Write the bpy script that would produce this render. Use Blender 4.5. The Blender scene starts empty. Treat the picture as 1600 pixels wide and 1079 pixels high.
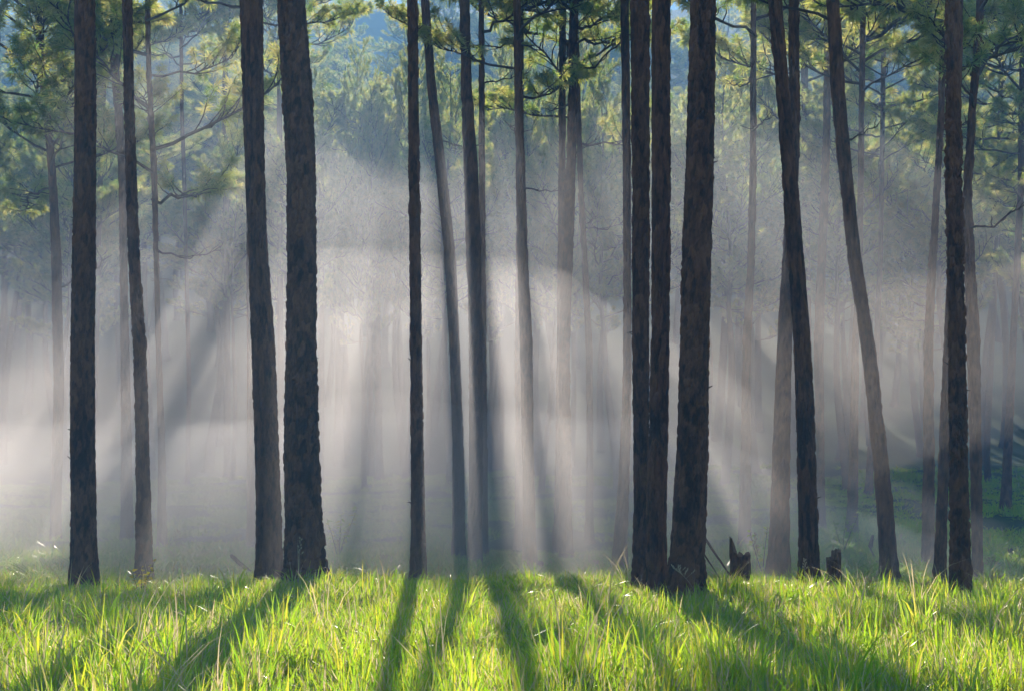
import bpy, math, random
import numpy as np
from mathutils import Vector, Euler, Matrix

# ------------------------------------------------------------------ camera, sky, sun, exposure
scene = bpy.context.scene
COL = scene.collection
R = math.radians

CAM_H, LENS, PITCH = 1.6, 50.0, R(4.13)
FPX = LENS / 36.0 * 1600.0                      # focal length in photograph pixels
cam_d = bpy.data.cameras.new('camera')
cam_d.lens = LENS; cam_d.sensor_width = 36.0
cam_d.clip_start = 0.1; cam_d.clip_end = 2000.0
cam = bpy.data.objects.new('camera', cam_d)
cam.location = (0, 0, CAM_H); cam.rotation_euler = (R(90) + PITCH, 0, 0)
COL.objects.link(cam); scene.camera = cam

SUN_AZ, SUN_EL = R(-3.2), R(25.5)                # azimuth from +Y (negative = towards -X), elevation
world = bpy.data.worlds.new('World'); scene.world = world; world.use_nodes = True
wn = world.node_tree; wn.nodes.clear()
sky = wn.nodes.new('ShaderNodeTexSky'); sky.sky_type = 'NISHITA'; sky.sun_disc = False
sky.sun_elevation = SUN_EL; sky.sun_rotation = SUN_AZ
sky.air_density = 1.0; sky.dust_density = 0.0; sky.ozone_density = 4.0
bg = wn.nodes.new('ShaderNodeBackground'); bg.inputs['Strength'].default_value = 0.05
wo = wn.nodes.new('ShaderNodeOutputWorld')
wn.links.new(sky.outputs[0], bg.inputs[0]); wn.links.new(bg.outputs[0], wo.inputs[0])

sun_d = bpy.data.lights.new('sun', 'SUN'); sun_d.energy = 5.0; sun_d.angle = R(0.5); sun_d.color = (1.0, 0.865, 0.73)
sun = bpy.data.objects.new('sun', sun_d); COL.objects.link(sun)
sdir = Vector((math.sin(SUN_AZ) * math.cos(SUN_EL), math.cos(SUN_AZ) * math.cos(SUN_EL), math.sin(SUN_EL)))
sun.location = sdir * 150
sun.rotation_euler = (-sdir).to_track_quat('-Z', 'Y').to_euler()

vs = scene.view_settings
vs.view_transform = 'Standard'; vs.look = 'None'; vs.gamma = 1.0; vs.use_curve_mapping = False
vs.exposure = 1.85
cy = scene.cycles
cy.use_denoising = True
try: cy.denoiser = 'OPENIMAGEDENOISE'
except Exception: pass
cy.max_bounces = 4; cy.diffuse_bounces = 2; cy.glossy_bounces = 2; cy.transmission_bounces = 4
cy.volume_bounces = 1; cy.transparent_max_bounces = 64
cy.sample_clamp_indirect = 4.0; cy.sample_clamp_direct = 0.0
cy.caustics_reflective = False; cy.caustics_refractive = False
cy.use_adaptive_sampling = True; cy.adaptive_threshold = .05; cy.adaptive_min_samples = 40

rng = np.random.default_rng(7)
rnd = random.Random(7)

# ------------------------------------------------------------------ terrain and pixel helpers
def vnoise(x, y, seed=0):
    x = np.asarray(x, float); y = np.asarray(y, float)
    xi = np.floor(x); yi = np.floor(y); fx = x - xi; fy = y - yi
    def hsh(a, b):
        s = np.sin(a * 127.1 + b * 311.7 + seed * 74.7) * 43758.5453
        return s - np.floor(s)
    u = fx * fx * (3 - 2 * fx); v = fy * fy * (3 - 2 * fy)
    return ((hsh(xi, yi) * (1 - u) + hsh(xi + 1, yi) * u) * (1 - v)
            + (hsh(xi, yi + 1) * (1 - u) + hsh(xi + 1, yi + 1) * u) * v) * 2 - 1

def ground(x, y):
    x = np.asarray(x, float); y = np.asarray(y, float)
    s = np.clip(y - 20, 0, None)
    z = 0.0008 * np.minimum(s, 50) ** 2
    q = np.clip((y - 14) / 8, 0, 1)
    z = z - 0.36 * q * q * (3 - 2 * q)            # the meadow falls away behind the front row
    t = np.clip(y - 58, 0, None)
    z = z + 0.48 * t * t / (t + 16)
    far = np.clip((y - 190) / 60, 0, 1)
    z = z - far * far * 0.25 * np.clip(y - 190, 0, None)
    z = z + 0.075 * vnoise(x * .45, y * .45, 1) + 0.025 * vnoise(x * 1.3, y * 1.3, 2)
    z = z + np.clip((y - 30) / 40, 0, 1) * (0.5 * vnoise(x * .09, y * .09, 3) + 0.15 * vnoise(x * .3, y * .3, 5))
    z = z + np.clip((y - 70) / 60, 0, 1) * 3.0 * vnoise(x * .025, y * .025, 4)
    return z

CP, SP = math.cos(PITCH), math.sin(PITCH)
def ray(px, py):
    a = (px - 800) / FPX; b = (539.5 - py) / FPX
    return np.array([a, CP - b * SP, SP + b * CP])
def at(px, py, Y):                                # the point of that pixel's ray at distance Y along +Y
    d = ray(px, py); t = Y / d[1]
    return np.array([d[0] * t, Y, CAM_H + d[2] * t])
def ground_hit(px, py):
    d = ray(px, py)
    ys = np.linspace(5, 150, 6000)
    t = ys / d[1]
    below = CAM_H + d[2] * t < ground(d[0] * t, ys)
    k = int(np.argmax(below)) if below.any() else len(ys) - 1
    return ys[k]
def project(p):
    v = np.asarray(p) - np.array([0, 0, CAM_H])
    d = v[1] * CP + v[2] * SP; u = -v[1] * SP + v[2] * CP
    return 800 + FPX * v[0] / d, 539.5 - FPX * u / d

# ------------------------------------------------------------------ materials
def new_mat(name):
    m = bpy.data.materials.new(name); m.use_nodes = True
    nt = m.node_tree; nt.nodes.clear()
    out = nt.nodes.new('ShaderNodeOutputMaterial')
    return m, nt, out
def N(nt, t, **kw):
    n = nt.nodes.new(t)
    for k, v in kw.items():
        if hasattr(n, k): setattr(n, k, v)
        else: n.inputs[k].default_value = v
    return n
def ramp(nt, fac, stops):
    r = nt.nodes.new('ShaderNodeValToRGB'); e = r.color_ramp.elements
    while len(e) < len(stops): e.new(0.5)
    for el, (p, c) in zip(e, stops): el.position = p; el.color = (*c, 1)
    nt.links.new(fac, r.inputs[0]); return r

def bark_mat(name, dark, light):
    m, nt, out = new_mat(name); L = nt.links.new
    tc = N(nt, 'ShaderNodeTexCoord')
    mp = N(nt, 'ShaderNodeMapping'); mp.inputs['Scale'].default_value = (1, 1, .35)
    L(tc.outputs['Object'], mp.inputs[0])
    n1 = N(nt, 'ShaderNodeTexNoise', Scale=26.0, Detail=7.0, Roughness=.65); L(mp.outputs[0], n1.inputs[0])
    n2 = N(nt, 'ShaderNodeTexNoise', Scale=70.0, Detail=5.0); L(mp.outputs[0], n2.inputs[0])
    at_ = N(nt, 'ShaderNodeAttribute', attribute_name='plate')
    mx = N(nt, 'ShaderNodeMath', operation='MULTIPLY_ADD'); L(at_.outputs['Fac'], mx.inputs[0]); mx.inputs[1].default_value = .36
    L(n1.outputs[0], mx.inputs[2])
    sub = N(nt, 'ShaderNodeMath', operation='SUBTRACT'); L(mx.outputs[0], sub.inputs[0]); sub.inputs[1].default_value = .18
    n3 = N(nt, 'ShaderNodeTexNoise', Scale=2.2, Detail=4.0, Roughness=.6); L(mp.outputs[0], n3.inputs[0])
    big = N(nt, 'ShaderNodeMath', operation='MULTIPLY_ADD'); L(n3.outputs[0], big.inputs[0]); big.inputs[1].default_value = 1.0; L(sub.outputs[0], big.inputs[2])
    sub = N(nt, 'ShaderNodeMath', operation='SUBTRACT'); L(big.outputs[0], sub.inputs[0]); sub.inputs[1].default_value = .5
    cr = ramp(nt, sub.outputs[0], [(.25, dark), (.55, tuple((a + b) / 2 for a, b in zip(dark, light))), (.85, light)])
    bs = N(nt, 'ShaderNodeBsdfPrincipled', Roughness=.86)
    bs.inputs['Specular IOR Level'].default_value = .25
    L(cr.outputs[0], bs.inputs['Base Color'])
    ad = N(nt, 'ShaderNodeMath', operation='ADD'); L(n1.outputs[0], ad.inputs[0]); L(n2.outputs[0], ad.inputs[1])
    bp = N(nt, 'ShaderNodeBump', Strength=.9, Distance=.02); L(ad.outputs[0], bp.inputs['Height']); L(bp.outputs[0], bs.inputs['Normal'])
    L(bs.outputs[0], out.inputs['Surface'])
    return m

def leaf_mat(name, stops, transl, gloss=.07, rough=.4, mix=.5, attr='tint', pos_scale=.35):
    m, nt, out = new_mat(name); L = nt.links.new
    a = N(nt, 'ShaderNodeAttribute', attribute_name=attr)
    geo = N(nt, 'ShaderNodeNewGeometry')
    nz = N(nt, 'ShaderNodeTexNoise', Scale=pos_scale, Detail=3.0); L(geo.outputs['Position'], nz.inputs[0])
    mm = N(nt, 'ShaderNodeMath', operation='MULTIPLY_ADD'); L(nz.outputs[0], mm.inputs[0]); mm.inputs[1].default_value = .5
    L(a.outputs['Fac'], mm.inputs[2])
    sb = N(nt, 'ShaderNodeMath', operation='SUBTRACT'); L(mm.outputs[0], sb.inputs[0]); sb.inputs[1].default_value = .25
    c1 = ramp(nt, sb.outputs[0], stops)
    c2 = ramp(nt, sb.outputs[0], transl)
    d = N(nt, 'ShaderNodeBsdfDiffuse'); L(c1.outputs[0], d.inputs[0])
    t = N(nt, 'ShaderNodeBsdfTranslucent'); L(c2.outputs[0], t.inputs[0])
    mi = N(nt, 'ShaderNodeMixShader'); mi.inputs[0].default_value = mix
    L(d.outputs[0], mi.inputs[1]); L(t.outputs[0], mi.inputs[2])
    g = N(nt, 'ShaderNodeBsdfGlossy', Roughness=rough); g.inputs[0].default_value = (1, 1, 1, 1)
    m2 = N(nt, 'ShaderNodeMixShader'); m2.inputs[0].default_value = gloss
    L(mi.outputs[0], m2.inputs[1]); L(g.outputs[0], m2.inputs[2])
    L(m2.outputs[0], out.inputs['Surface'])
    return m

def volume_mat(name, color, density, aniso):
    m, nt, out = new_mat(name)
    v = N(nt, 'ShaderNodeVolumePrincipled')
    v.inputs['Color'].default_value = (*color, 1); v.inputs['Density'].default_value = density
    v.inputs['Anisotropy'].default_value = aniso
    nt.links.new(v.outputs[0], out.inputs['Volume'])
    return m

M_BARK = bark_mat('pine_bark', (.028, .014, .008), (.20, .093, .045))
M_BRANCH = bark_mat('branch_bark', (.035, .026, .020), (.11, .085, .065))
M_WOOD = bark_mat('broken_wood', (.10, .06, .035), (.30, .20, .12))
M_NEEDLE = leaf_mat('pine_needles',
    [(.2, (.014, .042, .024)), (.55, (.028, .062, .026)), (.9, (.075, .085, .03))],
    [(.2, (.15, .32, .07)), (.55, (.46, .56, .09)), (.9, (.80, .72, .22))], gloss=.05, rough=.30, mix=.70, pos_scale=.5)
M_GRASS = leaf_mat('meadow_grass',
    [(.15, (.028, .085, .012)), (.5, (.060, .12, .012)), (.75, (.11, .12, .02)), (.95, (.32, .25, .12))],
    [(.15, (.30, .60, .02)), (.5, (.56, .80, .03)), (.75, (.82, .78, .05)), (.95, (.75, .62, .36))], gloss=.05, rough=.25, mix=.68)
M_STALK = leaf_mat('dry_stalk',
    [(.2, (.20, .16, .08)), (.8, (.42, .34, .20))], [(.2, (.30, .24, .12)), (.8, (.55, .46, .30))], gloss=.06, mix=.45)
M_YELLOW = leaf_mat('yellow_leaf',
    [(.2, (.30, .24, .02)), (.8, (.45, .34, .03))], [(.2, (.60, .50, .03)), (.8, (.75, .60, .04))], gloss=.05, mix=.6)

def ground_mat():
    m, nt, out = new_mat('forest_floor'); L = nt.links.new
    geo = N(nt, 'ShaderNodeNewGeometry')
    n1 = N(nt, 'ShaderNodeTexNoise', Scale=.35, Detail=6.0, Roughness=.6); L(geo.outputs['Position'], n1.inputs[0])
    n2 = N(nt, 'ShaderNodeTexNoise', Scale=9.0, Detail=6.0, Roughness=.7); L(geo.outputs['Position'], n2.inputs[0])
    ad = N(nt, 'ShaderNodeMath', operation='MULTIPLY_ADD'); L(n2.outputs[0], ad.inputs[0]); ad.inputs[1].default_value = .45; L(n1.outputs[0], ad.inputs[2])
    c = ramp(nt, ad.outputs[0], [(.32, (.035, .026, .015)), (.45, (.026, .046, .013)), (.75, (.036, .075, .018)), (1.0, (.055, .095, .025))])
    bs = N(nt, 'ShaderNodeBsdfPrincipled', Roughness=.95); L(c.outputs[0], bs.inputs['Base Color'])
    bs.inputs['Specular IOR Level'].default_value = .1
    bp = N(nt, 'ShaderNodeBump', Strength=1.0, Distance=.12); L(n2.outputs[0], bp.inputs['Height']); L(bp.outputs[0], bs.inputs['Normal'])
    L(bs.outputs[0], out.inputs['Surface'])
    return m
M_GROUND = ground_mat()

# ------------------------------------------------------------------ mesh helpers
def mesh_from(name, V, F, mats, fmat=None, smooth=False, attrs=None):
    """V (n,3); F list of (k,3|4) int arrays; fmat list of material index per array."""
    me = bpy.data.meshes.new(name)
    V = np.asarray(V, np.float32)
    me.vertices.add(len(V)); me.vertices.foreach_set('co', V.ravel())
    sizes = np.concatenate([np.full(len(f), f.shape[1], np.int32) for f in F])
    loops = np.concatenate([f.ravel() for f in F]).astype(np.int32)
    starts = np.concatenate([[0], np.cumsum(sizes)[:-1]]).astype(np.int32)
    me.loops.add(len(loops)); me.polygons.add(len(sizes))
    me.loops.foreach_set('vertex_index', loops)
    me.polygons.foreach_set('loop_start', starts)
    try: me.polygons.foreach_set('loop_total', sizes)
    except Exception: pass
    if fmat is not None:
        me.polygons.foreach_set('material_index', np.concatenate([np.full(len(f), k, np.int32) for f, k in zip(F, fmat)]))
    me.polygons.foreach_set('use_smooth', np.full(len(sizes), smooth))
    for k, a in (attrs or {}).items():
        at_ = me.attributes.new(k, 'FLOAT', 'POINT'); at_.data.foreach_set('value', np.asarray(a, np.float32))
    for m in mats: me.materials.append(m)
    me.update(calc_edges=True); me.validate()
    return me
def link(name, data, parent=None, loc=(0, 0, 0), rot=(0, 0, 0), scale=(1, 1, 1)):
    o = bpy.data.objects.new(name, data); COL.objects.link(o)
    o.location = loc; o.rotation_euler = rot; o.scale = scale
    if parent is not None: o.parent = parent
    return o
def tag(o, label=None, cat=None, group=None, kind=None):
    if label: o['label'] = label
    if cat: o['category'] = cat
    if group: o['group'] = group
    if kind: o['kind'] = kind
    return o

class Buf:
    def __init__(s): s.V = []; s.F = []; s.n = 0; s.T = []
    def add(s, V, F, tint=None):
        V = np.asarray(V, float); s.V.append(V); s.F.append(np.asarray(F, int) + s.n); s.n += len(V)
        s.T.append(np.zeros(len(V)) if tint is None else np.broadcast_to(tint, (len(V),)))
    def get(s):
        by = {}
        for f in s.F: by.setdefault(f.shape[1], []).append(f)
        return np.concatenate(s.V), [np.concatenate(v) for v in by.values()], np.concatenate(s.T)
    def mesh(s, name, mats, smooth=False):
        V, F, T = s.get()
        return mesh_from(name, V, F, mats, smooth=smooth, attrs={'tint': T, 'plate': T})

def tube(buf, P, rad, sides=6, tint=None):
    P = np.asarray(P, float); n = len(P)
    T = np.gradient(P, axis=0); T /= np.linalg.norm(T, axis=1)[:, None] + 1e-9
    up = np.array([0, 0, 1.0]) if abs(T[:, 2]).mean() < .8 else np.array([1.0, 0, 0])
    A = np.cross(T, up); A /= np.linalg.norm(A, axis=1)[:, None] + 1e-9
    B = np.cross(A, T)
    th = np.linspace(0, 2 * np.pi, sides, endpoint=False)
    V = P[:, None, :] + np.asarray(rad)[:, None, None] * (np.cos(th)[None, :, None] * A[:, None, :] + np.sin(th)[None, :, None] * B[:, None, :])
    V = V.reshape(-1, 3)
    i = np.arange(n - 1)[:, None] * sides; j = np.arange(sides)[None, :]; j2 = (j + 1) % sides
    F = np.stack([i + j, i + j2, i + sides + j2, i + sides + j], -1).reshape(-1, 4)
    V = np.vstack([V, P[-1] + T[-1] * rad[-1]])
    cap = np.array([[(n - 1) * sides + a, (n - 1) * sides + (a + 1) % sides, n * sides] for a in range(sides)])
    buf.add(V, F, tint); buf.add(V[-1:], np.zeros((0, 3), int)); 
    buf.F.append(cap + (buf.n - len(V) - 1))

def needles(buf, C, D, count, length, width, spread, r, tint0):
    """tufts at C (n,3) pointing along D (n,3): thin tapering blades."""
    n = len(C)
    d = np.repeat(D, count, 0) * (1.0 / spread) + r.normal(size=(n * count, 3))
    d /= np.linalg.norm(d, axis=1)[:, None]
    L = length * r.uniform(.7, 1.15, n * count)
    base = np.repeat(C, count, 0) - np.repeat(D, count, 0) * (r.uniform(0, .10, n * count))[:, None]
    side = np.cross(d, r.normal(size=d.shape)); side /= np.linalg.norm(side, axis=1)[:, None] + 1e-9
    w = width * r.uniform(.7, 1.3, n * count)
    mid = base + d * (L * .55)[:, None] - np.array([0, 0, .012])
    tip = base + d * L[:, None] - np.array([0, 0, .035])
    V = np.stack([base, mid - side * w[:, None], mid + side * w[:, None], tip], 1).reshape(-1, 3)
    k = np.arange(n * count)[:, None] * 4
    F = (k + np.array([[0, 1, 3, 2]]))
    t = np.repeat(np.repeat(np.broadcast_to(tint0, (n,)), count) + r.normal(0, .06, n * count), 4)
    buf.add(V, F, t)

# ------------------------------------------------------------------ the ground
def build_ground():
    ys = np.concatenate([np.linspace(-40, 6, 24), np.arange(6.4, 26, .22), np.arange(26, 60, .6), np.arange(60, 270, 4)])
    xs = np.concatenate([-np.geomspace(160, 14, 34), np.arange(-13.6, 13.61, .34), np.geomspace(14, 160, 34)])
    X, Y = np.meshgrid(xs, ys)
    Z = ground(X, Y)
    V = np.stack([X, Y, Z], -1).reshape(-1, 3)
    nx = len(xs); i = np.arange(len(ys) - 1)[:, None] * nx; j = np.arange(nx - 1)[None, :]
    F = np.stack([i + j, i + j + 1, i + nx + j + 1, i + nx + j], -1).reshape(-1, 4)
    o = link('ground', mesh_from('ground', V, [F], [M_GROUND], smooth=True))
    tag(o, 'grassy forest floor rising to a wooded hillside', 'ground', kind='structure')
build_ground()

# ------------------------------------------------------------------ trunks
def cellular(u, v, nu, r):
    """plates: (edge distance, cell random) of a jittered grid, periodic in u with nu cells."""
    nv = int(v.max()) + 3
    jx = r.uniform(.1, .9, (nu, nv)); jy = r.uniform(.05, .95, (nu, nv)); rv = r.uniform(0, 1, (nu, nv))
    iu = np.floor(u).astype(int); iv = np.floor(v).astype(int)
    f1 = np.full(u.shape, 9.); f2 = np.full(u.shape, 9.); cid = np.zeros(u.shape)
    for a in (-1, 0, 1):
        for b in (-1, 0, 1):
            cu = (iu + a) % nu; cv = np.clip(iv + b, 0, nv - 1)
            d = np.hypot(iu + a + jx[cu, cv] - u, iv + b + jy[cu, cv] - v)
            new = d < f1
            f2 = np.where(new, f1, np.minimum(f2, d)); cid = np.where(new, rv[cu, cv], cid); f1 = np.where(new, d, f1)
    return f2 - f1, cid

def trunk_mesh(P, Rad, detail, seed, cell=(.05, .14), depth=.018):
    """P (n,3) local centreline from below ground to top, Rad its radii."""
    r = np.random.default_rng(seed)
    z = P[:, 2]; H = z[-1] - z[0]
    sides, step = {2: (72, .026), 1: (28, .09), 0: (12, .5)}[detail]
    n = max(8, int(H / step))
    zz = np.linspace(z[0], z[-1], n)
    cx = np.interp(zz, z, P[:, 0]); cyy = np.interp(zz, z, P[:, 1]); rr = np.interp(zz, z, Rad)
    k = max(3, int(.5 / step)) | 1                       # smooth the kinks away
    def sm(a):
        e = np.pad(a, k // 2, mode='reflect', reflect_type='odd'); return np.convolve(e, np.ones(k) / k, 'valid')
    cx, cyy, rr = sm(cx), sm(cyy), sm(rr)
    th = np.linspace(0, 2 * np.pi, sides, endpoint=False)
    TH, ZZ = np.meshgrid(th, zz)
    RR = np.repeat(rr[:, None], sides, 1)
    ph = r.uniform(0, 6.28, 6)
    RR = RR * (1 + .035 * np.sin(2 * TH + ph[0] + ZZ * .6) + .03 * np.sin(3 * TH + ph[1] - ZZ * 1.1) + .02 * vnoise(ZZ * 1.7, np.cos(TH) * 1.5, seed))
    # root flare with lobes
    hz = np.clip(ZZ - 0.0, 0, None)
    RR = RR * (1 + (.34 + .20 * np.sin(4 * TH + ph[2]) + .12 * np.sin(5 * TH + ph[3])) * np.exp(-hz / .24))
    plate = np.zeros_like(RR)
    if detail >= 1:
        nu = max(6, int(round(2 * np.pi * rr.mean() / cell[0])))
        wob = .35 * vnoise(TH * 3, ZZ * 3.1, seed + 3) * np.sin(TH / 2)
        e, plate = cellular((TH / (2 * np.pi) * nu) % nu, (ZZ - zz[0]) / cell[1] + 1 + wob, nu, r)
        rel = 1 - np.exp(-e / .16)
        fine = vnoise(TH * sides / 7, ZZ / .04, seed + 5) + .6 * vnoise(TH * sides / 3.5, ZZ / .02, seed + 6)
        depth = depth * (1 + .55 * vnoise(ZZ * .9, np.cos(TH) * 1.2 + seed, seed + 8))
        RR = RR + depth * (rel - .75) + depth * .7 * (plate - .5) * rel + depth * .30 * fine
    V = np.stack([cx[:, None] + RR * np.cos(TH), cyy[:, None] + RR * np.sin(TH), ZZ], -1).reshape(-1, 3)
    i = np.arange(n - 1)[:, None] * sides; j = np.arange(sides)[None, :]; j2 = (j + 1) % sides
    F = np.stack([i + j, i + j2, i + sides + j2, i + sides + j], -1).reshape(-1, 4)
    return mesh_from('trunk', V, [F], [M_BARK], smooth=detail < 1, attrs={'plate': plate.ravel(), 'tint': plate.ravel()})

# ------------------------------------------------------------------ branches and crowns
def branch_variant(seed, L=2.6, dense=1.0, bare=False):
    r = np.random.default_rng(seed)
    wood, leaf = Buf(), Buf()
    s = np.linspace(0, 1, 9)
    sag = r.uniform(-.10, .10); lift = r.uniform(.10, .45); side = r.uniform(-.3, .3)
    P = np.stack([s * L, side * L * s ** 2 + .05 * np.sin(s * 9 + r.uniform(0, 6)), L * (sag * np.sin(s * 3.1) + lift * s ** 2.2)], -1)
    P[1:] += r.normal(0, .035, (8, 3))
    rad = .028 * (1 - .80 * s) + .004
    tube(wood, P, rad, 6, .3)
    C, D, T = [], [], []
    nsub = 5 if bare else 17
    for k in range(nsub):
        t = .28 + .70 * (k + r.uniform(0, .8)) / nsub
        t = min(t, .97)
        p0 = np.array([np.interp(t, s, P[:, a]) for a in range(3)])
        ax = np.array([np.interp(min(t + .05, 1), s, P[:, a]) - np.interp(max(t - .05, 0), s, P[:, a]) for a in range(3)]); ax /= np.linalg.norm(ax)
        sg = 1 if k % 2 else -1
        ang = R(r.uniform(28, 65)) * sg
        ca, sa = math.cos(ang), math.sin(ang)
        d = np.array([ax[0] * ca - ax[1] * sa, ax[0] * sa + ax[1] * ca, ax[2] + r.uniform(-.05, .45)]); d /= np.linalg.norm(d)
        l = L * (.15 + .25 * (1 - t)) * r.uniform(.7, 1.35)
        ss = np.linspace(0, 1, 5)
        Q = p0 + d * (ss * l)[:, None] + np.array([0, 0, 1]) * (l * r.uniform(.05, .35) * ss ** 2)[:, None]
        Q[1:] += r.normal(0, .02, (4, 3))
        tube(wood, Q, .013 * (1 - .7 * ss) + .003, 4, .3)
        if bare: continue
        for q in (.5, .65, .8, .9, 1.0, 1.0):
            if r.random() > dense: continue
            c = np.array([np.interp(q, ss, Q[:, a]) for a in range(3)])
            dd = d + r.normal(0, .45, 3) + np.array([0, 0, .35]); dd /= np.linalg.norm(dd)
            c = c + dd * r.uniform(.02, .14)
            C.append(c); D.append(dd); T.append(r.uniform(.2, .95))
    if not bare:
        for q in (.9, 1.0, 1.0):
            c = np.array([np.interp(q, s, P[:, a]) for a in range(3)]); dd = np.array([1, 0, .4]) + r.normal(0, .3, 3); dd /= np.linalg.norm(dd)
            C.append(c); D.append(dd); T.append(.6)
        needles(leaf, np.array(C), np.array(D), 28, .19, .0080, .85, r, np.array(T))
    return wood, leaf

NV = 10
VARS = [branch_variant(100 + k, L=2.6) for k in range(NV)]
BARE = [branch_variant(300 + k, L=1.7, bare=True) for k in range(4)]
VW = [w.mesh('branch', [M_BRANCH], True) for w, l in VARS]
VL = [l.mesh('needles', [M_NEEDLE]) for w, l in VARS]
BW = [w.mesh('branch', [M_BRANCH], True) for w, l in BARE]

def xform(V, scale, elev, yaw, loc):
    M = Matrix.LocRotScale(Vector(loc), Euler((0, -elev, yaw)), Vector((scale,) * 3))
    A = np.array(M); return V @ A[:3, :3].T + A[:3, 3]

def crown_variant(seed, H=8.0, nb=26, start=0.0):
    """leader stem and whorls of branches, z from 0 to H: one mesh, two materials."""
    r = np.random.default_rng(seed)
    W, Lf = Buf(), Buf()
    zs = np.linspace(0, H, 7)
    P = np.stack([.12 * np.sin(zs * .7 + seed), .12 * np.cos(zs * .6 + seed), zs], -1); P[0, :2] = 0
    P[:, :2] -= 0; tube(W, P, .085 * (1 - .85 * zs / H), 7, .3)
    for k in range(nb):
        t = start + (1 - start) * (k + r.uniform(0, 1)) / nb
        sc = (.75 + .45 * min(t * 3, 1)) * (1.02 - t ** 2.2) * r.uniform(.75, 1.2)
        sc = max(sc, .35)
        loc = [np.interp(t * H, zs, P[:, a]) for a in range(3)]
        yaw = k * 2.4 + r.uniform(-.5, .5); el = R(r.uniform(-8, 22)) + t * R(28)
        w, l = VARS[r.integers(NV)]
        for src, dst in ((w, W), (l, Lf)):
            V, F, T = src.get()
            V = xform(V, sc, el, yaw, loc)
            n0 = dst.n; dst.V.append(V); dst.n += len(V); dst.T.append(T)
            for f in F: dst.F.append(f + n0)
    Va, Fa, Ta = W.get(); Vb, Fb, Tb = Lf.get()
    Fb = [f + len(Va) for f in Fb]
    T = np.concatenate([Ta, Tb])
    return mesh_from('crown', np.vstack([Va, Vb]), Fa + Fb, [M_BRANCH, M_NEEDLE], fmat=[0] * len(Fa) + [1] * len(Fb), attrs={'tint': T, 'plate': T})

CROWNS = [crown_variant(500 + k, nb=nb) for k, nb in enumerate((24, 20, 28, 22))]
DENSE = [crown_variant(520 + k, nb=nb) for k, nb in enumerate((42, 38, 46))]  # denser crowns for the pines added to block the sun

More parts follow.
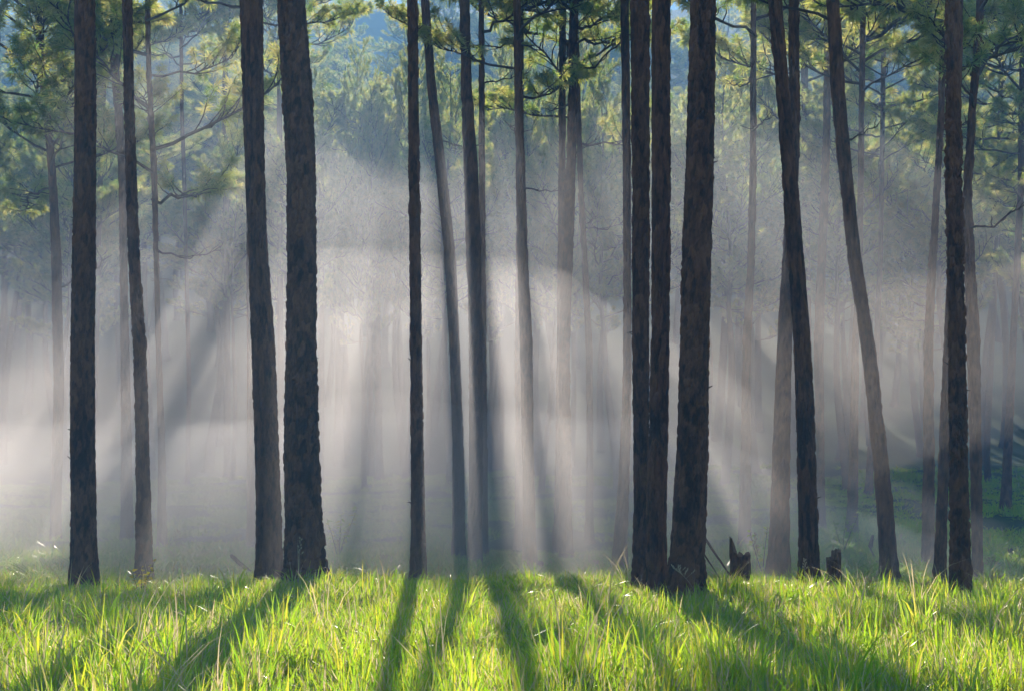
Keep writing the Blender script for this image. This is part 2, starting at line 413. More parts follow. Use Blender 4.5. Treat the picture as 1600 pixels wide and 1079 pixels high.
# ------------------------------------------------------------------ the pines the photograph lets one tell apart
# key: (pixel y of the foot or ('Y', distance), [(py, xl, xr) ...] edges of the trunk in the photograph, pixel y of the lowest green branch or None, label)
PINES = [
 # --- the front row: dark trunks, crowns above the frame
 (('Y', 17.5), [(0,116,149),(150,117,151),(270,116,150),(400,113,149),(540,110,147),(700,110,149),(800,111,151),(890,110,153)], None, 2,
  'tall straight dark pine trunk alone at the edge, first thick one from the left'),
 (('Y', 19.5), [(0,190,207),(150,194,210),(270,196,214),(400,200,218),(540,208,228),(700,213,233),(850,213,238)], None, 2,
  'slim dark pine with a bowed trunk standing behind the yellow-leaved sapling'),
 (('Y', 18.5), [(0,373,411),(135,378,412),(270,383,414),(400,389,419),(540,393,430),(700,397,435),(800,399,440),(890,401,442)], None, 2,
  'brownish hazy pine trunk leaning left, just behind the thickest left trunk'),
 (('Y', 16.5), [(0,433,477),(135,440,488),(270,447,493),(400,448,495),(540,447,496),(700,442,501),(800,444,505),(900,446,508)], None, 2,
  'thickest pine trunk with flaky bark, on the left with its shadow on the grass'),
 (('Y', 19.8), [(0,636,653),(270,638,656),(540,641,660),(700,642,662),(880,642,665)], None, 2,
  'slim straight dark pine trunk standing alone left of centre'),
 (('Y', 25), [(0,657,671),(135,667,681),(270,681,698),(400,694,713),(540,702,719),(700,706,725),(870,706,728)], None, 1,
  'leaning slim pine trunk in a sunbeam, left one of a close pair near centre'),
 (('Y', 24.5), [(0,717,734),(135,720,738),(270,724,748),(400,728,752),(540,733,753),(700,733,755),(880,731,752)], None, 1,
  'sunlit brown pine trunk, right one of a close pair near centre'),
 (('Y', 24.0), [(0,795,808),(135,803,816),(270,806,821),(400,808,825),(540,812,832),(700,815,834),(880,818,839)], 170, 1,
  'slim pine with lit lower branches spreading either side, right of the close pair'),
 (('Y', 25.5), [(0,889,903),(135,888,903),(270,884,900),(400,879,896),(540,873,891),(700,872,892),(870,876,894)], 60, 1,
  'slender pine standing between the centre pair and the twin dark trunks'),
 (('Y', 16.6), [(0,984,1016),(270,987,1016),(540,987,1015),(700,989,1014),(800,990,1013),(920,989,1014)], None, 2,
  'left trunk of the two dark pines that grow touching each other'),
 (('Y', 15.5), [(0,1018.5,1048),(270,1018.5,1048),(540,1017,1046),(700,1013,1044),(800,1010,1043),(920,1007,1042)], None, 2,
  'right trunk of the two dark pines that grow touching each other'),
 (('Y', 15.0), [(0,1078,1119),(135,1074,1117),(270,1070,1115),(400,1066,1112),(540,1063,1109),(700,1057,1107),(800,1050,1104),(925,1042,1095)], None, 2,
  'thick dark pine leaning right, its foot close to the twin trunks'),
 (('Y', 23), [(0,969,983),(270,973,986),(540,974,987),(640,971,986),(750,965,984),(850,958,980),(910,956,980)], None, 1,
  'thin pine with a crooked foot half hidden behind the twin dark trunks'),
 (('Y', 16.6), [(0,1199,1222),(135,1212,1233),(270,1222,1246),(400,1231,1256),(540,1240,1267),(700,1245,1274),(910,1250,1281)], None, 2,
  'dark pine curving left as it rises, beside the taller broken stump'),
 (('Y', 20.5), [(0,1232,1249),(200,1232,1250),(400,1222,1243),(540,1214,1238),(700,1207,1234),(850,1201,1233),(905,1199,1233)], None, 1,
  'brown pine trunk crossing behind the dark left-curving pine'),
 (('Y', 20.0), [(0,1287,1305),(135,1297,1320),(270,1311,1332),(400,1325,1345),(540,1345,1367),(700,1362,1386),(800,1370,1397),(910,1377,1405)], 40, 1,
  'pine leaning strongly left with a knob low on its trunk'),
 (('Y', 14.8), [(0,1478,1500),(135,1479,1501),(270,1477,1503),(400,1479,1506),(540,1481,1509),(700,1483,1512),(900,1484,1518)], None, 2,
  'black straight pine trunk nearest the edge, last dark one on the right'),
 (('Y', 21.0), [(0,1527,1538),(50,1524,1536),(170,1513,1525),(300,1505,1518),(400,1506,1523),(540,1510,1532),(700,1515,1534),(910,1519,1536)], 190, 1,
  'hazy pine with long green branches rising right behind the black trunk'),
 (('Y', 19.0), [(0,1494,1505),(270,1488,1500),(400,1482,1495),(540,1474,1487),(700,1467,1483),(850,1461,1479),(905,1459,1478)], None, 1,
  'thin leaning pine whose foot shows just left of the black trunk'),
 # --- the second row, in the mist
 (886, [(0,1477,1487),(170,1466,1476),(270,1460,1471),(400,1452,1464),(540,1443,1458),(700,1442,1460),(875,1440,1461)], 120, 1,
  'misty pine with tufted branches, left of the black trunk on the right'),
 (858, [(0,221,229),(100,228,236),(270,236,246),(400,240,248),(540,243,252),(700,247,259),(850,246,260)], 335, 1,
  'thin pale pine in white mist with one low golden-green branch'),
 (846, [(0,172,184),(100,173,188),(270,185,198),(400,187,199),(540,188,202),(700,189,206),(840,189,209)], 40, 1,
  'ghostly wide pine faint in white mist between the first two dark trunks'),
 (870, [(0,748,757),(270,748,758),(540,751,760),(700,752,762),(860,752,763)], 90, 1,
  'thin pine pressed close behind the sunlit trunk of the centre pair'),
 (858, [(0,810,820),(270,808,818),(540,804,818),(700,805,818),(850,804,820)], 30, 1,
  'faint pine close behind the slim pine with lit lower branches'),
 (866, [(0,868,880),(270,872,884),(540,870,880),(700,868,878),(860,864,878)], 120, 1,
  'faint pine hugging the left side of the slender pine right of centre'),
 (849, [(0,898,906),(270,902,911),(540,915,926),(700,917,927),(840,914,927)], 230, 1,
  'thin misty pine between the slender pine and the twin dark trunks'),
 (858, [(0,380,389),(270,384,394),(540,386,396),(850,386,399)], 40, 1,
  'misty pine peeping out left of the brownish hazy trunk'),
 (('Y', 52), [(0,584,593),(110,582,591),(270,581,591),(400,581,592),(540,583,595),(700,587,598),(850,586,600)], 150, 1,
  'hazy pine with forked branches in the bright gap left of the slim straight trunk'),
 (('Y', 55), [(0,570,578),(110,571,580),(270,572,581),(540,574,583),(840,574,584)], 200, 1,
  'thin companion pine just left of the hazy pine with forked branches'),
 (854, [(0,1182,1189),(200,1172,1182),(400,1168,1180),(540,1160,1174),(700,1157,1173),(850,1153,1173)], 60, 1,
  'misty pine right of the thick right-leaning pine, behind the jagged stump'),
 (829, [(0,1290,1300),(200,1286,1298),(540,1271,1287),(700,1275,1288),(825,1275,1290)], 130, 1,
  'faint pine in shade between the left-curving pine and the strongly leaning one'),
 (838, [(0,1352,1362),(400,1338,1348),(540,1331,1342),(700,1327,1341),(830,1322,1339)], 150, 1,
  'shaded misty pine just left of the strongly leaning pine'),
 (774, [(0,1392,1400),(400,1372,1380),(600,1362,1371),(770,1351,1364)], 260, 1,
  'small far pine whose foot shows between the strongly leaning pine and its shaded neighbour'),
 (800, [(0,1601,1610),(300,1590,1600),(540,1577,1588),(700,1568,1582),(790,1563,1580)], 330, 1,
  'faint pine far up the shaded slope at the right edge'),
 (('Y', 29), [(0,46,58),(100,58,70),(200,69,82),(270,75,88),(400,80,96),(600,84,100)], 300, 1,
  'pine with wide drooping green boughs at the left edge, foot lost in mist'),
 (('Y', 48), [(0,168,174),(100,160,167),(300,152,160),(600,144,153)], 110, 1,
  'very thin dark pine showing just right of the first thick trunk'),
 (('Y', 50), [(0,274,280),(170,281,287),(270,284,291),(400,288,294),(600,292,299)], 110, 1,
  'very thin pine between the thin pale pine and the hazy brownish trunk'),
 (('Y', 54), [(0,350,357),(170,347,356),(450,349,359),(650,350,361)], 90, 0,
  'faint grey pine high in haze left of the brownish hazy trunk'),
 (('Y', 52), [(0,513,524),(140,503,515),(400,497,507),(650,496,507)], 160, 0,
  'pale pine trunk in haze right of the thickest trunk'),
 (('Y', 46), [(0,1251,1262),(350,1254,1266),(600,1256,1268)], 240, 1,
  'straight grey pine showing between the left-curving and strongly leaning pines'),
 (('Y', 50), [(0,430,440),(270,432,441),(600,434,444)], 150, 0,
  'blue-hazed pine seen between the two thick left trunks'),
 (('Y', 50), [(0,1568,1576),(340,1556,1565),(540,1544,1554),(700,1537,1547)], 330, 0,
  'slanting faint pine behind the hazy right-hand branches'),
]

def zf(Y): return at(800, 0, Y)[2]                # height of the frame's top edge at distance Y
tree_xy = []
def pine(spec, idx):
    foot, edges, crown_py, detail, label = spec
    c_last = (edges[-1][1] + edges[-1][2]) / 2
    Y = foot[1] if isinstance(foot, tuple) else float(ground_hit(c_last, foot))
    pts, rad = [], []
    for py, a, b in sorted(edges, reverse=True):
        p = at((a + b) / 2, py, Y); pts.append(p); rad.append((b - a) / 2 / FPX * Y * .96)
    # foot
    x0 = pts[0][0]; gz = float(ground(x0, Y))
    base = np.array([x0, Y, gz])
    top_frame = zf(Y)
    top = top_frame + (1.6 if crown_py is None else 0.3)
    if Y in (52, 55): top = min(top, gz + 12.4)      # shorter trees: the low sun clears them
    P = [np.array([x0, Y, gz - .35]), np.array([x0, Y, gz])]; Rr = [rad[0] * 1.02, rad[0] * 1.0]
    for p, q in zip(pts, rad):
        if gz + .05 < p[2] < top - .4: P.append(p); Rr.append(q)
    d = (P[-1] - P[-2]) / (P[-1][2] - P[-2][2])
    d *= .5; d[2] = 1
    P.append(P[-1] + d * (top - P[-1][2])); Rr.append(Rr[-1] * .9)
    P = np.array(P) - base; Rr = np.array(Rr)
    root = tag(link('pine_tree', None, loc=base), label, 'pine tree', 'pines among the morning mist')
    h1, h2 = (idx * .618) % 1, (idx * .377) % 1
    link('trunk', trunk_mesh(P, Rr, detail, 40 + idx, (.044 + .034 * h1, .10 + .13 * h2), .014 + .010 * h1), root)
    tree_xy.append((x0, Y))
    if detail == 2:
        r_ = np.random.default_rng(1300 + idx)
        for k in range(int(r_.integers(2, 5))):
            z = r_.uniform(1.0, top - gz - 1); yaw = r_.uniform(-.7, .7) + (math.pi if r_.random() < .5 else 0)
            b = Buf(); l = r_.uniform(.03, .09); rr_ = float(np.interp(z, P[:, 2], Rr))
            c = np.array([np.interp(z, P[:, 2], P[:, a]) for a in range(3)])
            d_ = np.array([math.cos(yaw), math.sin(yaw), r_.uniform(-.3, .6)])
            q_ = np.array([0, .5, 1.0])
            tube(b, c + d_ * (rr_ * .85 + q_ * l)[:, None] + np.array([0, 0, 1]) * (q_ ** 2 * l * r_.uniform(-.2, .5))[:, None], np.array([.018, .011, .005]) * r_.uniform(.5, 1.2), 6, .4)
            link('branch_stub', b.mesh('branch_stub', [M_BRANCH]), root)
    r = np.random.default_rng(900 + idx)
    # crown above the frame
    cs = (13.2 + r.uniform(-1.2, 1.2) - (top - gz)) / 8.0
    cs = max(cs, .30) if crown_py is not None else max(cs, .7)
    s_xy = Rr[-1] / .085
    link('crown', CROWNS[idx % 4], root, loc=P[-1] - np.array([0, 0, .15]), rot=(0, 0, r.uniform(0, 6.28)), scale=(max(cs, .42), max(cs, .42), cs * r.uniform(.95, 1.1)))
    if crown_py is None: return
    # branches inside the frame, each one its own part
    zc = at(800, crown_py, Y)[2] - gz; zt = top - gz
    n = max(3, int((zt - zc) * (1.8 if Y < 29 else 4.2)) + 1)
    for k in range(n):
        t = (k + r.uniform(0, .7)) / n
        z = zc + (zt - zc) * t
        loc = [np.interp(z, P[:, 2], P[:, a]) for a in range(3)]
        yaw = k * 2.4 + idx + r.uniform(-.6, .6)
        sc = r.uniform(.75, 1.25) * (.75 + .3 * min(1, t * 2 + .3))
        el = R(r.uniform(-12, 20)) + t * R(12)
        v = int(r.integers(NV))
        b = link('branch', VW[v], root, loc, (0, -el, yaw), (sc,) * 3)
        link('needles', VL[v], b)
    for k in range(int(r.integers(0, 3))):       # dead lower twigs
        z = zc - r.uniform(.2, 2.2)
        if z < 2.5: continue
        loc = [np.interp(z, P[:, 2], P[:, a]) for a in range(3)]
        link('dead_branch', BW[int(r.integers(4))], root, loc, (0, -R(r.uniform(-25, 15)), r.uniform(0, 6.28)), (r.uniform(.4, .8),) * 3)
    return root
for i_, sp_ in enumerate(PINES): pine(sp_, i_)

# ------------------------------------------------------------------ the stand of pines on the slope behind
def hillside():
    r = np.random.default_rng(21)
    trunks = []
    for k in range(3):
        H = 12.0; zs = np.linspace(-.6, H, 8)
        P = np.stack([.25 * np.sin(zs * .25 + k * 2), .15 * np.cos(zs * .3 + k), zs], -1); P[:, :2] -= P[0, :2]
        trunks.append((trunk_mesh(P, np.interp(zs, [-.6, H], [.19, .10]), 0, 70 + k), P[-1]))
    placed = list(tree_xy); cnt = 0; tries = 0; stand = []
    # pines added to the stand, placed to break the low sun into shafts: (x, y, crown width, height)
    SUN_BLOCKERS = [(-18.5, 46, .9, 13.5), (-15.0, 47, .7, 13.8), (-7.2, 45.5, .62, 13.2), (-2.0, 46.5, .80, 13.9), (.9, 44.5, .55, 13.0), (3.4, 45.5, .80, 13.6), (6.9, 46.5, .85, 14.0),
            (10.6, 45, .8, 13.5), (14.4, 47, .95, 13.8), (18.5, 46, .9, 13.5),
            (-16.0, 52, .9, 14.5), (-10.4, 53, .55, 13.6), (-3.9, 52, .66, 16.2), (.9, 52, .70, 14.6), (5.0, 53, .85, 14.8), (8.9, 52, .85, 14.6), (12.6, 53, .9, 14.6), (20, 53, 1, 14.5), (-.9, 54.2, .75, 17.4), (2.3, 56, .7, 17.2), (-3.4, 56.5, .6, 17.0), (-5.6, 53.5, .62, 16.0), (-8.6, 55, .60, 16.4), (-4.9, 47.6, .50, 13.9)]
    while cnt < 270 and tries < 24000:
        tries += 1
        near = cnt < len(SUN_BLOCKERS)
        if near: X, Y, s, tot = SUN_BLOCKERS[cnt]
        else:
            Y = 57.5 + 82 * r.random() ** 1.6
            half = Y * .36 + 4
            X = r.uniform(-half, half); s = r.uniform(.85, 1.15)
            if any((X - a) ** 2 + (Y - b) ** 2 < (1.9 + .012 * Y) ** 2 for a, b in placed): continue
        placed.append((X, Y)); cnt += 1
        k = int(r.integers(3))
        hfrac = r.uniform(.52, .72) if near else r.uniform(.65, 1.05)
        root = tag(link('pine_tree', None, loc=(X, Y, float(ground(X, Y))), rot=(0, 0, r.uniform(0, 6.28))),
                   None, 'pine tree')
        stand.append((project((X, Y, float(ground(X, Y)) + 5))[0], Y, root))
        root.rotation_euler = (R(r.normal(0, 1.6)), R(r.normal(0, 1.6)), r.uniform(0, 6.28))
        me, tp = trunks[k]
        zs = hfrac * .75
        link('trunk', me, root, scale=(s, s, zs))
        link('crown', DENSE[int(r.integers(3))] if near else CROWNS[int(r.integers(4))], root, loc=(tp[0] * s, tp[1] * s, tp[2] * zs - .2), rot=(0, 0, r.uniform(0, 6.28)), scale=(s * 1.15, s * 1.15, (tot - 12 * zs) / 8 if near else s * r.uniform(.62, .85)))
    GAPS = [(130, 'left of the first thick trunk'), (205, 'between the first thick trunk and the bowed pine'),
            (405, 'between the bowed pine and the brownish trunk'), (470, 'between the two thick left trunks'),
            (648, 'between the thickest trunk and the slim straight one'), (745, 'around the close centre pair'),
            (1005, 'between the centre pair and the twin trunks'), (1095, 'behind the twin trunks'),
            (1240, 'between the right-leaning and the left-curving pines'), (1335, 'between the left-curving and the strongly leaning pines'),
            (1492, 'between the strongly leaning pine and the black trunk'), (9999, 'right of the black trunk')]
    ORD = ['closest', 'second closest', 'third closest', 'fourth closest', 'fifth closest']
    lo = -9999
    for hi, where in GAPS:
        row = sorted((q for q in stand if lo <= q[0] < hi), key=lambda q: q[1]); lo = hi
        for n_, (_, _, o) in enumerate(row):
            if n_ < 5: tag(o, 'hazy slope pine, %s of those %s' % (ORD[n_], where), group='pines of the hazy stand on the slope')
            else: tag(o, 'distant faint pine high on the slope %s' % where, group='distant pines %s' % where)
hillside()

# ------------------------------------------------------------------ stumps, fallen wood
def stump(name, px, py, w_px, h_px, tops, label, seed, cat='stump', group=None, Y=None):
    """tops: list of relative heights round the rim, starting at the right side and going round."""
    Y = Y or float(ground_hit(px, py)); r = np.random.default_rng(seed)
    base = at(px, py, Y); base[2] = float(ground(base[0], Y))
    rad = w_px / 2 / FPX * Y; H = h_px / FPX * Y
    sides, nz = 40, 26
    th = np.linspace(0, 2 * np.pi, sides, endpoint=False)
    hr = np.array(tops, float); m = len(hr)
    top = hr[(np.floor(th / (2 * np.pi) * m)).astype(int) % m] * H * (1 + .025 * r.normal(size=sides)) + .006 * r.normal(size=sides)
    S = np.linspace(0, 1, nz)[:, None]
    Z = -.25 + S * (top[None, :] + .25)
    RR = rad * (1 + .07 * np.sin(3 * th + seed)[None, :] + .10 * vnoise(th[None, :] * 4, Z * 9, seed) + .25 * np.exp(-np.clip(Z, 0, None) / .10))
    V = np.stack([RR * np.cos(th), RR * np.sin(th), Z], -1).reshape(-1, 3)
    i = np.arange(nz - 1)[:, None] * sides; j = np.arange(sides)[None, :]; j2 = (j + 1) % sides
    F = np.stack([i + j, i + j2, i + sides + j2, i + sides + j], -1).reshape(-1, 4)
    root = tag(link(name, None, loc=base), label, cat, group)
    link('bark_shell', mesh_from('bark_shell', V, [F], [M_BARK], attrs={'plate': r.uniform(0, 1, len(V))}), root)
    # splintered top: rim in to a lower heart
    rim = V.reshape(nz, sides, 3)[-1]
    rings = [rim * np.array([.995, .995, 1]) - np.array([0, 0, .004])]
    for q in (.72, .4):
        a = rim * np.array([q, q, 1]); a[:, 2] = rim[:, 2] * q + (1 - q) * np.median(top) * .8 + .02 * r.normal(size=sides); rings.append(a)
    c = np.array([[0, 0, np.median(top) * .75]])
    V2 = np.vstack(rings + [c])
    F2 = np.vstack([np.stack([k * sides + j, k * sides + j2, (k + 1) * sides + j2, (k + 1) * sides + j], -1).reshape(-1, 4) for k in range(2)])
    F3 = np.stack([2 * sides + j[0], 2 * sides + j2[0], np.full(sides, 3 * sides)], -1)
    link('splintered_top', mesh_from('splintered_top', V2, [F2, F3], [M_WOOD], attrs={'plate': r.uniform(0, 1, len(V2))}), root)
    return root
stump('tree_stump', 1158, 925, 31, 60, [1, 1, .95, 1, 1.02, 1.05, 1.4, 1.0, .93, .96, 1.0, 1], 'dark jagged stump with one upright splinter beside the thick right-leaning pine', 5, Y=17.2)
stump('tree_stump', 1304, 925, 23, 70, [1.0, 1.0, 1.0, .82, .82, .8, .82, .82, .97, 1.0], 'tall narrow broken stump in front of the strongly leaning pine', 6, Y=16.4)
stump('tree_stump', 1578, 871, 9, 13, [1, .8, 1.1, .9, 1], 'small far stump on the shaded slope near the right edge', 7)
stump('tree_stump', 844, 889, 9, 12, [1, .7, .9, .8], 'tiny dark stump at the foot of the slim pine right of centre', 8)

def stick(name, pts, r0, r1, label, cat, lift=0.0):
    """pts: (px, py, Y) along the piece."""
    P = np.array([at(p[0], p[1], p[2] or float(ground_hit(p[0], p[1]))) for p in pts]); base = P[0].copy()
    b = Buf(); n = 12
    s = np.linspace(0, 1, n); ss = np.linspace(0, 1, len(P))
    Q = np.stack([np.interp(s, ss, P[:, a] - base[a]) for a in range(3)], -1)
    Q[1:-1] += np.random.default_rng(len(label)).normal(0, r0 * .10, (n - 2, 3))
    tube(b, Q, r0 + (r1 - r0) * s, 8, .3)
    o = link(name, b.mesh(name, [M_BARK]), loc=base)
    return tag(o, label, cat)
Yb = 19.2
stick('fallen_branch', [(1096, 832, 18.6), (1150, 912, None)], .018, .010, 'dark dead branch slanting down from the thick right-leaning pine', 'branch')
stick('fallen_branch', [(1092, 852, 17.6), (1132, 915, None)], .012, .007, 'thinner dead branch below the slanting one by the right-leaning pine', 'branch')
stick('fallen_log', [(362, 868, 21.0), (398, 900, None)], .028, .036, 'short dark log poking from the grass left of the brownish hazy trunk', 'log')
stick('dead_stake', [(1374, 888, None), (1361, 858, 25.5), (1359, 848, 25.5)], .022, .012, 'thin crooked dead stick leaning on the slope beside the strongly leaning pine', 'stick')
stick('bark_strip', [(1364, 835, 25.5), (1360, 853, 25.5)], .02, .045, 'dark chunk of bark stuck atop the crooked dead stick', 'bark')
stick('charred_twig', [(302, 1030, 10.3), (312, 1012, 10.35), (321, 1000, 10.4)], .006, .014, 'short charred twig poking up through the near grass on the left', 'twig')

# ------------------------------------------------------------------ the meadow grass
def clump_mesh(seed, n=44, rad=.17, h=.36, straw=.07, wide=1.0, flop=.30):
    r = np.random.default_rng(seed)
    K = 5
    a = r.uniform(0, 6.283, n); q = rad * np.sqrt(r.random(n))
    bx, by = q * np.cos(a), q * np.sin(a)
    hd = a + r.normal(0, 1.0, n)
    H = h * r.uniform(.45, 1.15, n); bend = np.abs(r.normal(flop, .26, n)) + .05
    w = .0036 * wide * r.uniform(.6, 1.5, n)
    tint = np.clip(r.normal(.45, .20, n), .05, .82); tint[r.random(n) < straw] = 1.0
    s = np.linspace(0, 1, K)[None, :]
    ang = bend[:, None] * s ** 1.3 * 1.9
    ds = (H / (K - 1))[:, None]
    hor = np.cumsum(np.concatenate([np.zeros((n, 1)), np.sin(ang[:, 1:]) * ds], 1), 1)
    ver = np.cumsum(np.concatenate([np.zeros((n, 1)), np.cos(ang[:, 1:]) * ds], 1), 1)
    C = np.stack([bx[:, None] + hor * np.cos(hd)[:, None], by[:, None] + hor * np.sin(hd)[:, None], ver - .02], -1)
    tw = hd + math.pi / 2 + r.normal(0, .5, n)
    sd = np.stack([np.cos(tw), np.sin(tw), np.zeros(n)], -1)[:, None, :]
    W = (w[:, None] * np.array([.75, 1.0, .95, .65, .08])[None, :])[..., None]
    V = np.concatenate([C - sd * W, C + sd * W], 1).reshape(-1, 3)          # per blade: K left, K right
    k = np.arange(n)[:, None] * 2 * K; j = np.arange(K - 1)[None, :]
    F = np.stack([k + j, k + j + K, k + j + K + 1, k + j + 1], -1).reshape(-1, 4)
    return mesh_from('grass_clump', V, [F], [M_GRASS], smooth=True, attrs={'tint': np.repeat(tint, 2 * K)})

def grass_field(name, label, pts, scl, idx, sources, seed):
    r = np.random.default_rng(seed)
    coll = bpy.data.collections.new(name + '_sources')
    for k, me in enumerate(sources):
        coll.objects.link(bpy.data.objects.new('%s_source_%02d' % (name, k), me))
    me = bpy.data.meshes.new(name)
    me.vertices.add(len(pts)); me.vertices.foreach_set('co', np.asarray(pts, np.float32).ravel())
    a = me.attributes.new('scl', 'FLOAT_VECTOR', 'POINT'); a.data.foreach_set('vector', np.asarray(scl, np.float32).ravel())
    a = me.attributes.new('rot', 'FLOAT_VECTOR', 'POINT')
    rot = np.stack([r.normal(0, .10, len(pts)), r.normal(0, .10, len(pts)), r.uniform(0, 6.283, len(pts))], -1)
    a.data.foreach_set('vector', rot.astype(np.float32).ravel())
    a = me.attributes.new('pick', 'INT', 'POINT'); a.data.foreach_set('value', np.asarray(idx, np.int32))
    me.materials.append(M_GRASS)
    o = link(name, me)
    ng = bpy.data.node_groups.new(name + '_nodes', 'GeometryNodeTree')
    ng.interface.new_socket('Geometry', in_out='INPUT', socket_type='NodeSocketGeometry')
    ng.interface.new_socket('Geometry', in_out='OUTPUT', socket_type='NodeSocketGeometry')
    gi = ng.nodes.new('NodeGroupInput'); go = ng.nodes.new('NodeGroupOutput')
    ci = ng.nodes.new('GeometryNodeCollectionInfo'); ci.inputs['Collection'].default_value = coll
    ci.inputs['Separate Children'].default_value = True; ci.inputs['Reset Children'].default_value = True
    ip = ng.nodes.new('GeometryNodeInstanceOnPoints'); ip.inputs['Pick Instance'].default_value = True
    def attr(nm, typ):
        n = ng.nodes.new('GeometryNodeInputNamedAttribute'); n.data_type = typ; n.inputs['Name'].default_value = nm
        return n.outputs['Attribute']
    L = ng.links.new
    L(gi.outputs[0], ip.inputs['Points']); L(ci.outputs[0], ip.inputs['Instance'])
    L(attr('pick', 'INT'), ip.inputs['Instance Index'])
    e2r = ng.nodes.new('FunctionNodeEulerToRotation'); L(attr('rot', 'FLOAT_VECTOR'), e2r.inputs[0]); L(e2r.outputs[0], ip.inputs['Rotation'])
    L(attr('scl', 'FLOAT_VECTOR'), ip.inputs['Scale'])
    L(ip.outputs[0], go.inputs[0])
    md = o.modifiers.new('scatter', 'NODES'); md.node_group = ng
    return tag(o, label, 'grass', kind='stuff')

def meadow():
    r = np.random.default_rng(5)
    src = [clump_mesh(10 + k, n=42, h=.30, straw=.10 + .06 * (k % 3), wide=1.25) for k in range(9)] + \
          [clump_mesh(30 + k, n=22, h=.50, rad=.10, straw=.05, wide=1.6) for k in range(3)] + \
          [clump_mesh(40 + k, n=40, h=.24, straw=.55) for k in range(2)] + \
          [clump_mesh(50 + k, n=13, h=.75, rad=.07, straw=.7, wide=1.1, flop=.55) for k in range(2)] + \
          [clump_mesh(56 + k, n=26, h=.15, rad=.16, straw=.0, wide=5.5, flop=.5) for k in range(2)]
    P = []
    n = 19500
    Y = 6.5 + (27 - 6.5) * r.random(n) ** .95
    half = Y * .36 + 2.8
    X = r.uniform(-1, 1, n) * half
    keep = r.random(n) < half / half.max() * 1.35
    X, Y = X[keep], Y[keep]
    Z = ground(X, Y)
    tall = .5 + .6 * vnoise(X * .8, Y * .8, 11) + .45 * vnoise(X * 2.1, Y * 2.1, 12)
    edge = np.clip((19.5 - Y) / 9.0, .06, 1)
    s = (.50 + .55 * tall) * (.34 + .66 * edge) * r.uniform(.7, 1.35, len(X))
    s = np.clip(s, .2, 1.5)
    p = r.random(len(X))
    idx = np.where(p < .84, r.integers(0, 9, len(X)), np.where(p < .91, 9 + r.integers(0, 3, len(X)), np.where(p < .96, 12 + r.integers(0, 2, len(X)), np.where(p < .975, 14 + r.integers(0, 2, len(X)), 16 + r.integers(0, 2, len(X))))))
    grass_field('grass', 'lush backlit meadow grass covering the foreground', np.stack([X, Y, Z], -1), np.stack([.8 + .3 * s, .8 + .3 * s, s], -1), idx, src, 3)
    n = 9000
    Y = 20.5 + 34 * r.random(n) ** 1.2; half = Y * .36 + 3; X = r.uniform(-1, 1, n) * half
    keep = vnoise(X * .35, Y * .35, 14) + .5 * vnoise(X * 1.1, Y * 1.1, 15) > -.45
    X, Y = X[keep], Y[keep]
    sh = r.uniform(.25, .55, len(X)) * (1 + .4 * vnoise(X * .5, Y * .5, 16))
    w = r.uniform(1.3, 2.2, len(X))
    src2 = [clump_mesh(60 + k, n=36, rad=.2, straw=.05, wide=1.3) for k in range(5)]
    grass_field('grass', 'short shaded turf under the misty pines on the slope', np.stack([X, Y, ground(X, Y)], -1), np.stack([w, w, sh], -1), r.integers(0, 5, len(X)), src2, 4)
meadow()

# ------------------------------------------------------------------ seed stalks and the yellow sapling
def seed_stalk(px, py_top, py_foot, lean, label, seed, panicle=True):
    r = np.random.default_rng(seed)
    Y = float(ground_hit(px, py_foot)); b0 = at(px, py_foot, Y); b0[2] = float(ground(b0[0], Y))
    H = at(px, py_top, Y)[2] - b0[2]
    root = tag(link('seed_stalk', None, loc=b0), label, 'grass stalk', 'tall dry seed stalks')
    s = np.linspace(0, 1, 10)
    P = np.stack([lean * s ** 2.2 * H, .03 * s, H * (s - .18 * abs(lean) * s ** 3)], -1)
    st = Buf(); tube(st, P, .0030 - .0016 * s, 5, .5)
    link('stem', st.mesh('stem', [M_STALK], True), root)
    hd = Buf(); n = 16 if panicle else 10
    for k in range(n):
        t = .70 + .30 * k / n
        p = np.array([np.interp(t, s, P[:, a]) for a in range(3)])
        d = np.array([math.cos(k * 2.4) , math.sin(k * 2.4), .9]) * (.035 + .05 * (1 - (k / n))) * (1 if panicle else .35) * r.uniform(.7, 1.3)
        tube(hd, np.stack([p, p + d * .6, p + d + np.array([.0, 0, -.008])]), np.array([.0012, .0012, .0012]), 3, .6)
        for q in (.65, .85, 1.0):
            c = p + d * q; rr_ = .0052
            V = c + np.array([[rr_, 0, 0], [-rr_, 0, 0], [0, rr_, 0], [0, -rr_, 0], [0, 0, rr_ * 2.4], [0, 0, -rr_ * 2.0]])
            hd.add(V, np.array([[0, 2, 4], [2, 1, 4], [1, 3, 4], [3, 0, 4], [2, 0, 5], [1, 2, 5], [3, 1, 5], [0, 3, 5]]), r.uniform(.4, .9))
    link('seed_head', hd.mesh('seed_head', [M_STALK]), root)
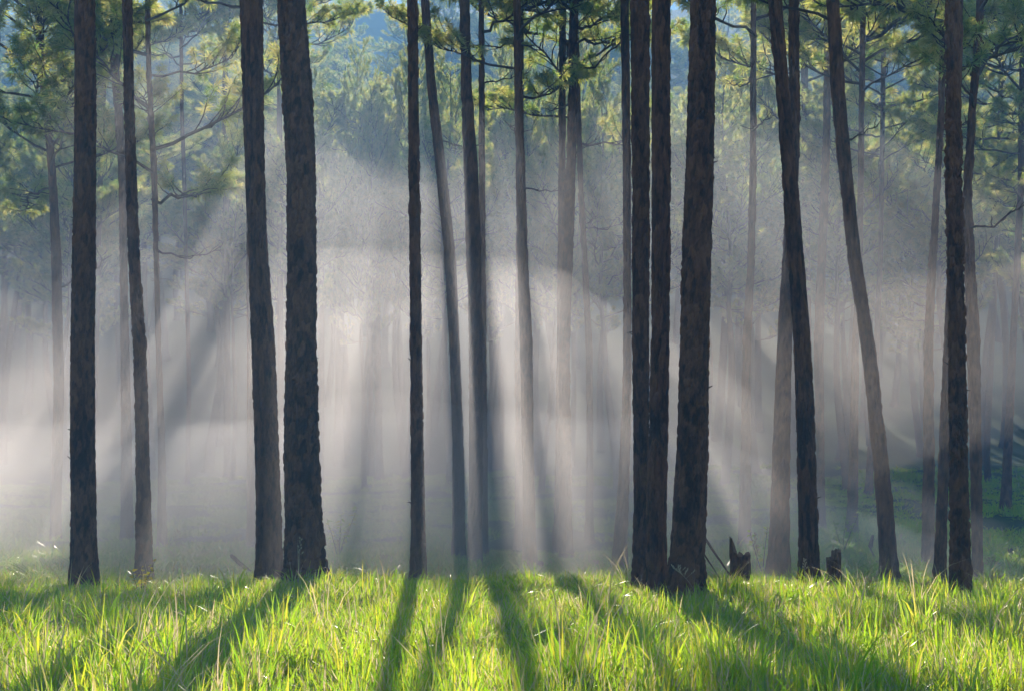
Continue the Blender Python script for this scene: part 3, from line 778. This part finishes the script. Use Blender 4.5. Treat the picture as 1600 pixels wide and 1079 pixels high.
SST = [
 (136, 826, 905, -.12, 'dry forked seed stalk standing in front of the first thick left trunk', True),
 (203, 828, 890, -.05, 'pale feathery seed stalk just left of the slim bowed pine', True),
 (232, 832, 895, -.2, 'drooping seed stalk in front of the slim bowed pine', True),
 (270, 828, 888, .12, 'bushy pale seed stalk right of the slim bowed pine', True),
 (362, 834, 885, .25, 'seed stalk above the short dark log', True),
 (466, 838, 935, .02, 'thin upright stalk in front of the thickest left trunk', False),
 (526, 842, 900, .02, 'thin upright stalk in the mist right of the thickest left trunk', False),
 (596, 868, 905, .1, 'spreading seed stalk left of the slim straight trunk', True),
 (651, 842, 905, .03, 'seed stalk in front of the slim straight trunk', False),
 (925, 876, 905, .3, 'feathery arching seed stalk left of the thin crooked-footed pine', True),
 (1176, 830, 915, .08, 'tall white-tipped stalk right of the jagged stump', False),
 (1182, 850, 915, .04, 'shorter white-tipped stalk right of the jagged stump', False),
 (1090, 880, 950, -.55, 'arching golden seed head hanging before the thick right-leaning pine', True),
 (1258, 872, 930, .02, 'pale stalk in front of the dark left-curving pine', False),
 (1358, 905, 940, .1, 'low pale stalk left of the strongly leaning pine foot', True),
 (1452, 912, 945, -.3, 'arching feathery stalk left of the black trunk', True),
 (1546, 872, 925, .12, 'pale bushy seed stalk right of the black trunk', True),
 (1570, 900, 955, -.25, 'drooping white seed stalk near the right edge', True),
]
for k, (a, b, c, d, l, p) in enumerate(SST): seed_stalk(a, b, c, d, l, 200 + k, p)

def leaf_sapling(px, py, size, mat, label, seed, leaves=11):
    r = np.random.default_rng(seed)
    Y = float(ground_hit(px, py)); b0 = at(px, py, Y); b0[2] = float(ground(b0[0], Y))
    root = tag(link('sapling', None, loc=b0), label, 'sapling')
    for k, (dx, hz) in enumerate(((-.10, .34), (.03, .38), (.17, .44), (.10, .30))):
        dx *= size; hz *= size
        s = np.linspace(0, 1, 6)
        P = np.stack([dx * s, .04 * size * np.sin(s * 3 + k), hz * s], -1)
        b = Buf(); tube(b, P, .004 * size * (1 - .6 * s) + .001, 5, .3)
        link('stem', b.mesh('stem', [M_BRANCH]), root)
        for q in range(leaves):
            t = .35 + .65 * q / (leaves - 1)
            p = np.array([np.interp(t, s, P[:, a]) for a in range(3)])
            lb = Buf(); l, w = r.uniform(.05, .085) * size ** .6, r.uniform(.016, .026) * size ** .6
            V = np.array([[0, 0, 0], [l * .4, w, .006], [l * .4, 0, 0], [l * .4, -w, .006], [l, 0, -.012]])
            lb.add(V, np.array([[0, 1, 2], [0, 2, 3], [2, 1, 4], [3, 2, 4]])[:, ::-1], r.uniform(.2, .8))
            link('leaf', lb.mesh('leaf', [mat], True), root, p, (r.normal(0, .5), r.uniform(-.7, .5), r.uniform(0, 6.28)))
leaf_sapling(218, 938, 1.0, M_YELLOW, 'small sapling with bright yellow leaves in front of the slim bowed pine', 77)
leaf_sapling(528, 872, 2.0, M_GRASS, 'green leafy sapling in the mist right of the thickest left trunk', 78, 14)
leaf_sapling(1193, 900, 1.9, M_GRASS, 'green leafy sapling between the jagged stump and the crossing brown trunk', 79, 14)
leaf_sapling(1318, 862, 1.7, M_GRASS, 'green leafy sapling on the shaded slope above the narrow broken stump', 80, 14)

# ------------------------------------------------------------------ the air: even haze and the bank of ground mist
def haze_box():
    x, y0, y1, z0, z1 = 170, -45, 275, -12, 90
    V = np.array([[a, b, c] for a in (-x, x) for b in (y0, y1) for c in (z0, z1)], float)
    F = np.array([[0, 1, 3, 2], [4, 6, 7, 5], [0, 4, 5, 1], [2, 3, 7, 6], [0, 2, 6, 4], [1, 5, 7, 3]])
    o = link('haze', mesh_from('haze', V, [F], [volume_mat('haze', (.32, .62, 1.0), .0040, .0)]))
    tag(o, 'thin blue haze filling the whole forest', 'haze', kind='stuff')
haze_box()

def mist_bank(name, label, x0, x1, y0, y1, top, seed, density, aniso, color, lift=None, rough=1.0):
    nx, ny = 70, 60
    u = np.linspace(-1, 1, nx); v = np.linspace(-1, 1, ny)
    U, W = np.meshgrid(u, v)
    X = (x0 + x1) / 2 + U * (x1 - x0) / 2; Y = (y0 + y1) / 2 + W * (y1 - y0) / 2
    env = np.clip(1 - U ** 4, 0, 1) ** .8 * np.clip(1 - W ** 4, 0, 1) ** .8
    Hh = top(X, Y) * (1 + rough * (.35 * vnoise(X * .16, Y * .12, seed) + .2 * vnoise(X * .4, Y * .3, seed + 1)))
    Zt = ground(X, Y) - .5 + np.clip(Hh, .2, None) * env + .02
    Zb = ground(X, Y) - .8
    if lift is not None: Zb = np.minimum(Zb + lift(X, Y) * (1 + .2 * vnoise(X * .3, Y * .3, seed + 2)), Zt - .3)
    V = np.vstack([np.stack([X, Y, Zt], -1).reshape(-1, 3), np.stack([X, Y, Zb], -1).reshape(-1, 3)])
    i = np.arange(ny - 1)[:, None] * nx; j = np.arange(nx - 1)[None, :]
    F = np.stack([i + j, i + j + 1, i + nx + j + 1, i + nx + j], -1).reshape(-1, 4)
    nn = nx * ny
    ring = np.concatenate([np.arange(nx), np.arange(1, ny) * nx + nx - 1, (ny - 1) * nx + np.arange(nx - 2, -1, -1), np.arange(ny - 2, 0, -1) * nx])
    r2 = np.roll(ring, -1)
    S = np.stack([ring, ring + nn, r2 + nn, r2], -1)
    o = link(name, mesh_from(name, V, [F, F[:, ::-1] + nn, S], [volume_mat(name, color, density, aniso)], smooth=True))
    tag(o, label, 'mist', kind='stuff')
LOW = lambda h: (lambda X, Y: h + .03 * np.clip(X, -10, 0) - .115 * h * np.clip(X - 1, 0, 9))
WHITE, PEACH = (.97, .97, 1.0), (1.0, .91, .83)
mist_bank('mist', 'dense white ground mist lying knee-high behind the front pines', -26, 24, 18.3, 30, LOW(2.5), 61, .022, .64, WHITE, None, .8)
mist_bank('mist', 'white mist standing chest-high behind the front pines', -27, 25, 18.0, 31, LOW(3.4), 73, .030, .64, WHITE, None, 1.1)
mist_bank('mist', 'white mist rising to twice head height behind the front pines', -28, 26, 17.6, 32, LOW(4.5), 79, .016, .64, WHITE, None, 1.25)
SIDE = lambda X, Y: 3.6 * np.clip((X - 1) / 6, 0, 1)
for h_, y1_, d_, s_, l_ in ((5.7, 36, .0110, 67, 'thin veil of mist drifting head-high among the pines'), (7.2, 37, .0055, 83, 'thin peach-tinted mist between the trunks above the veil'),
                            (9.4, 38, .0018, 97, 'faint topmost wisps of mist just under the pine boughs')):
    mist_bank('mist', l_, -30, 30, 16.4, y1_, (lambda q: (lambda X, Y: q - .04 * X))(h_), s_, d_, .62, PEACH, SIDE, 1.15)
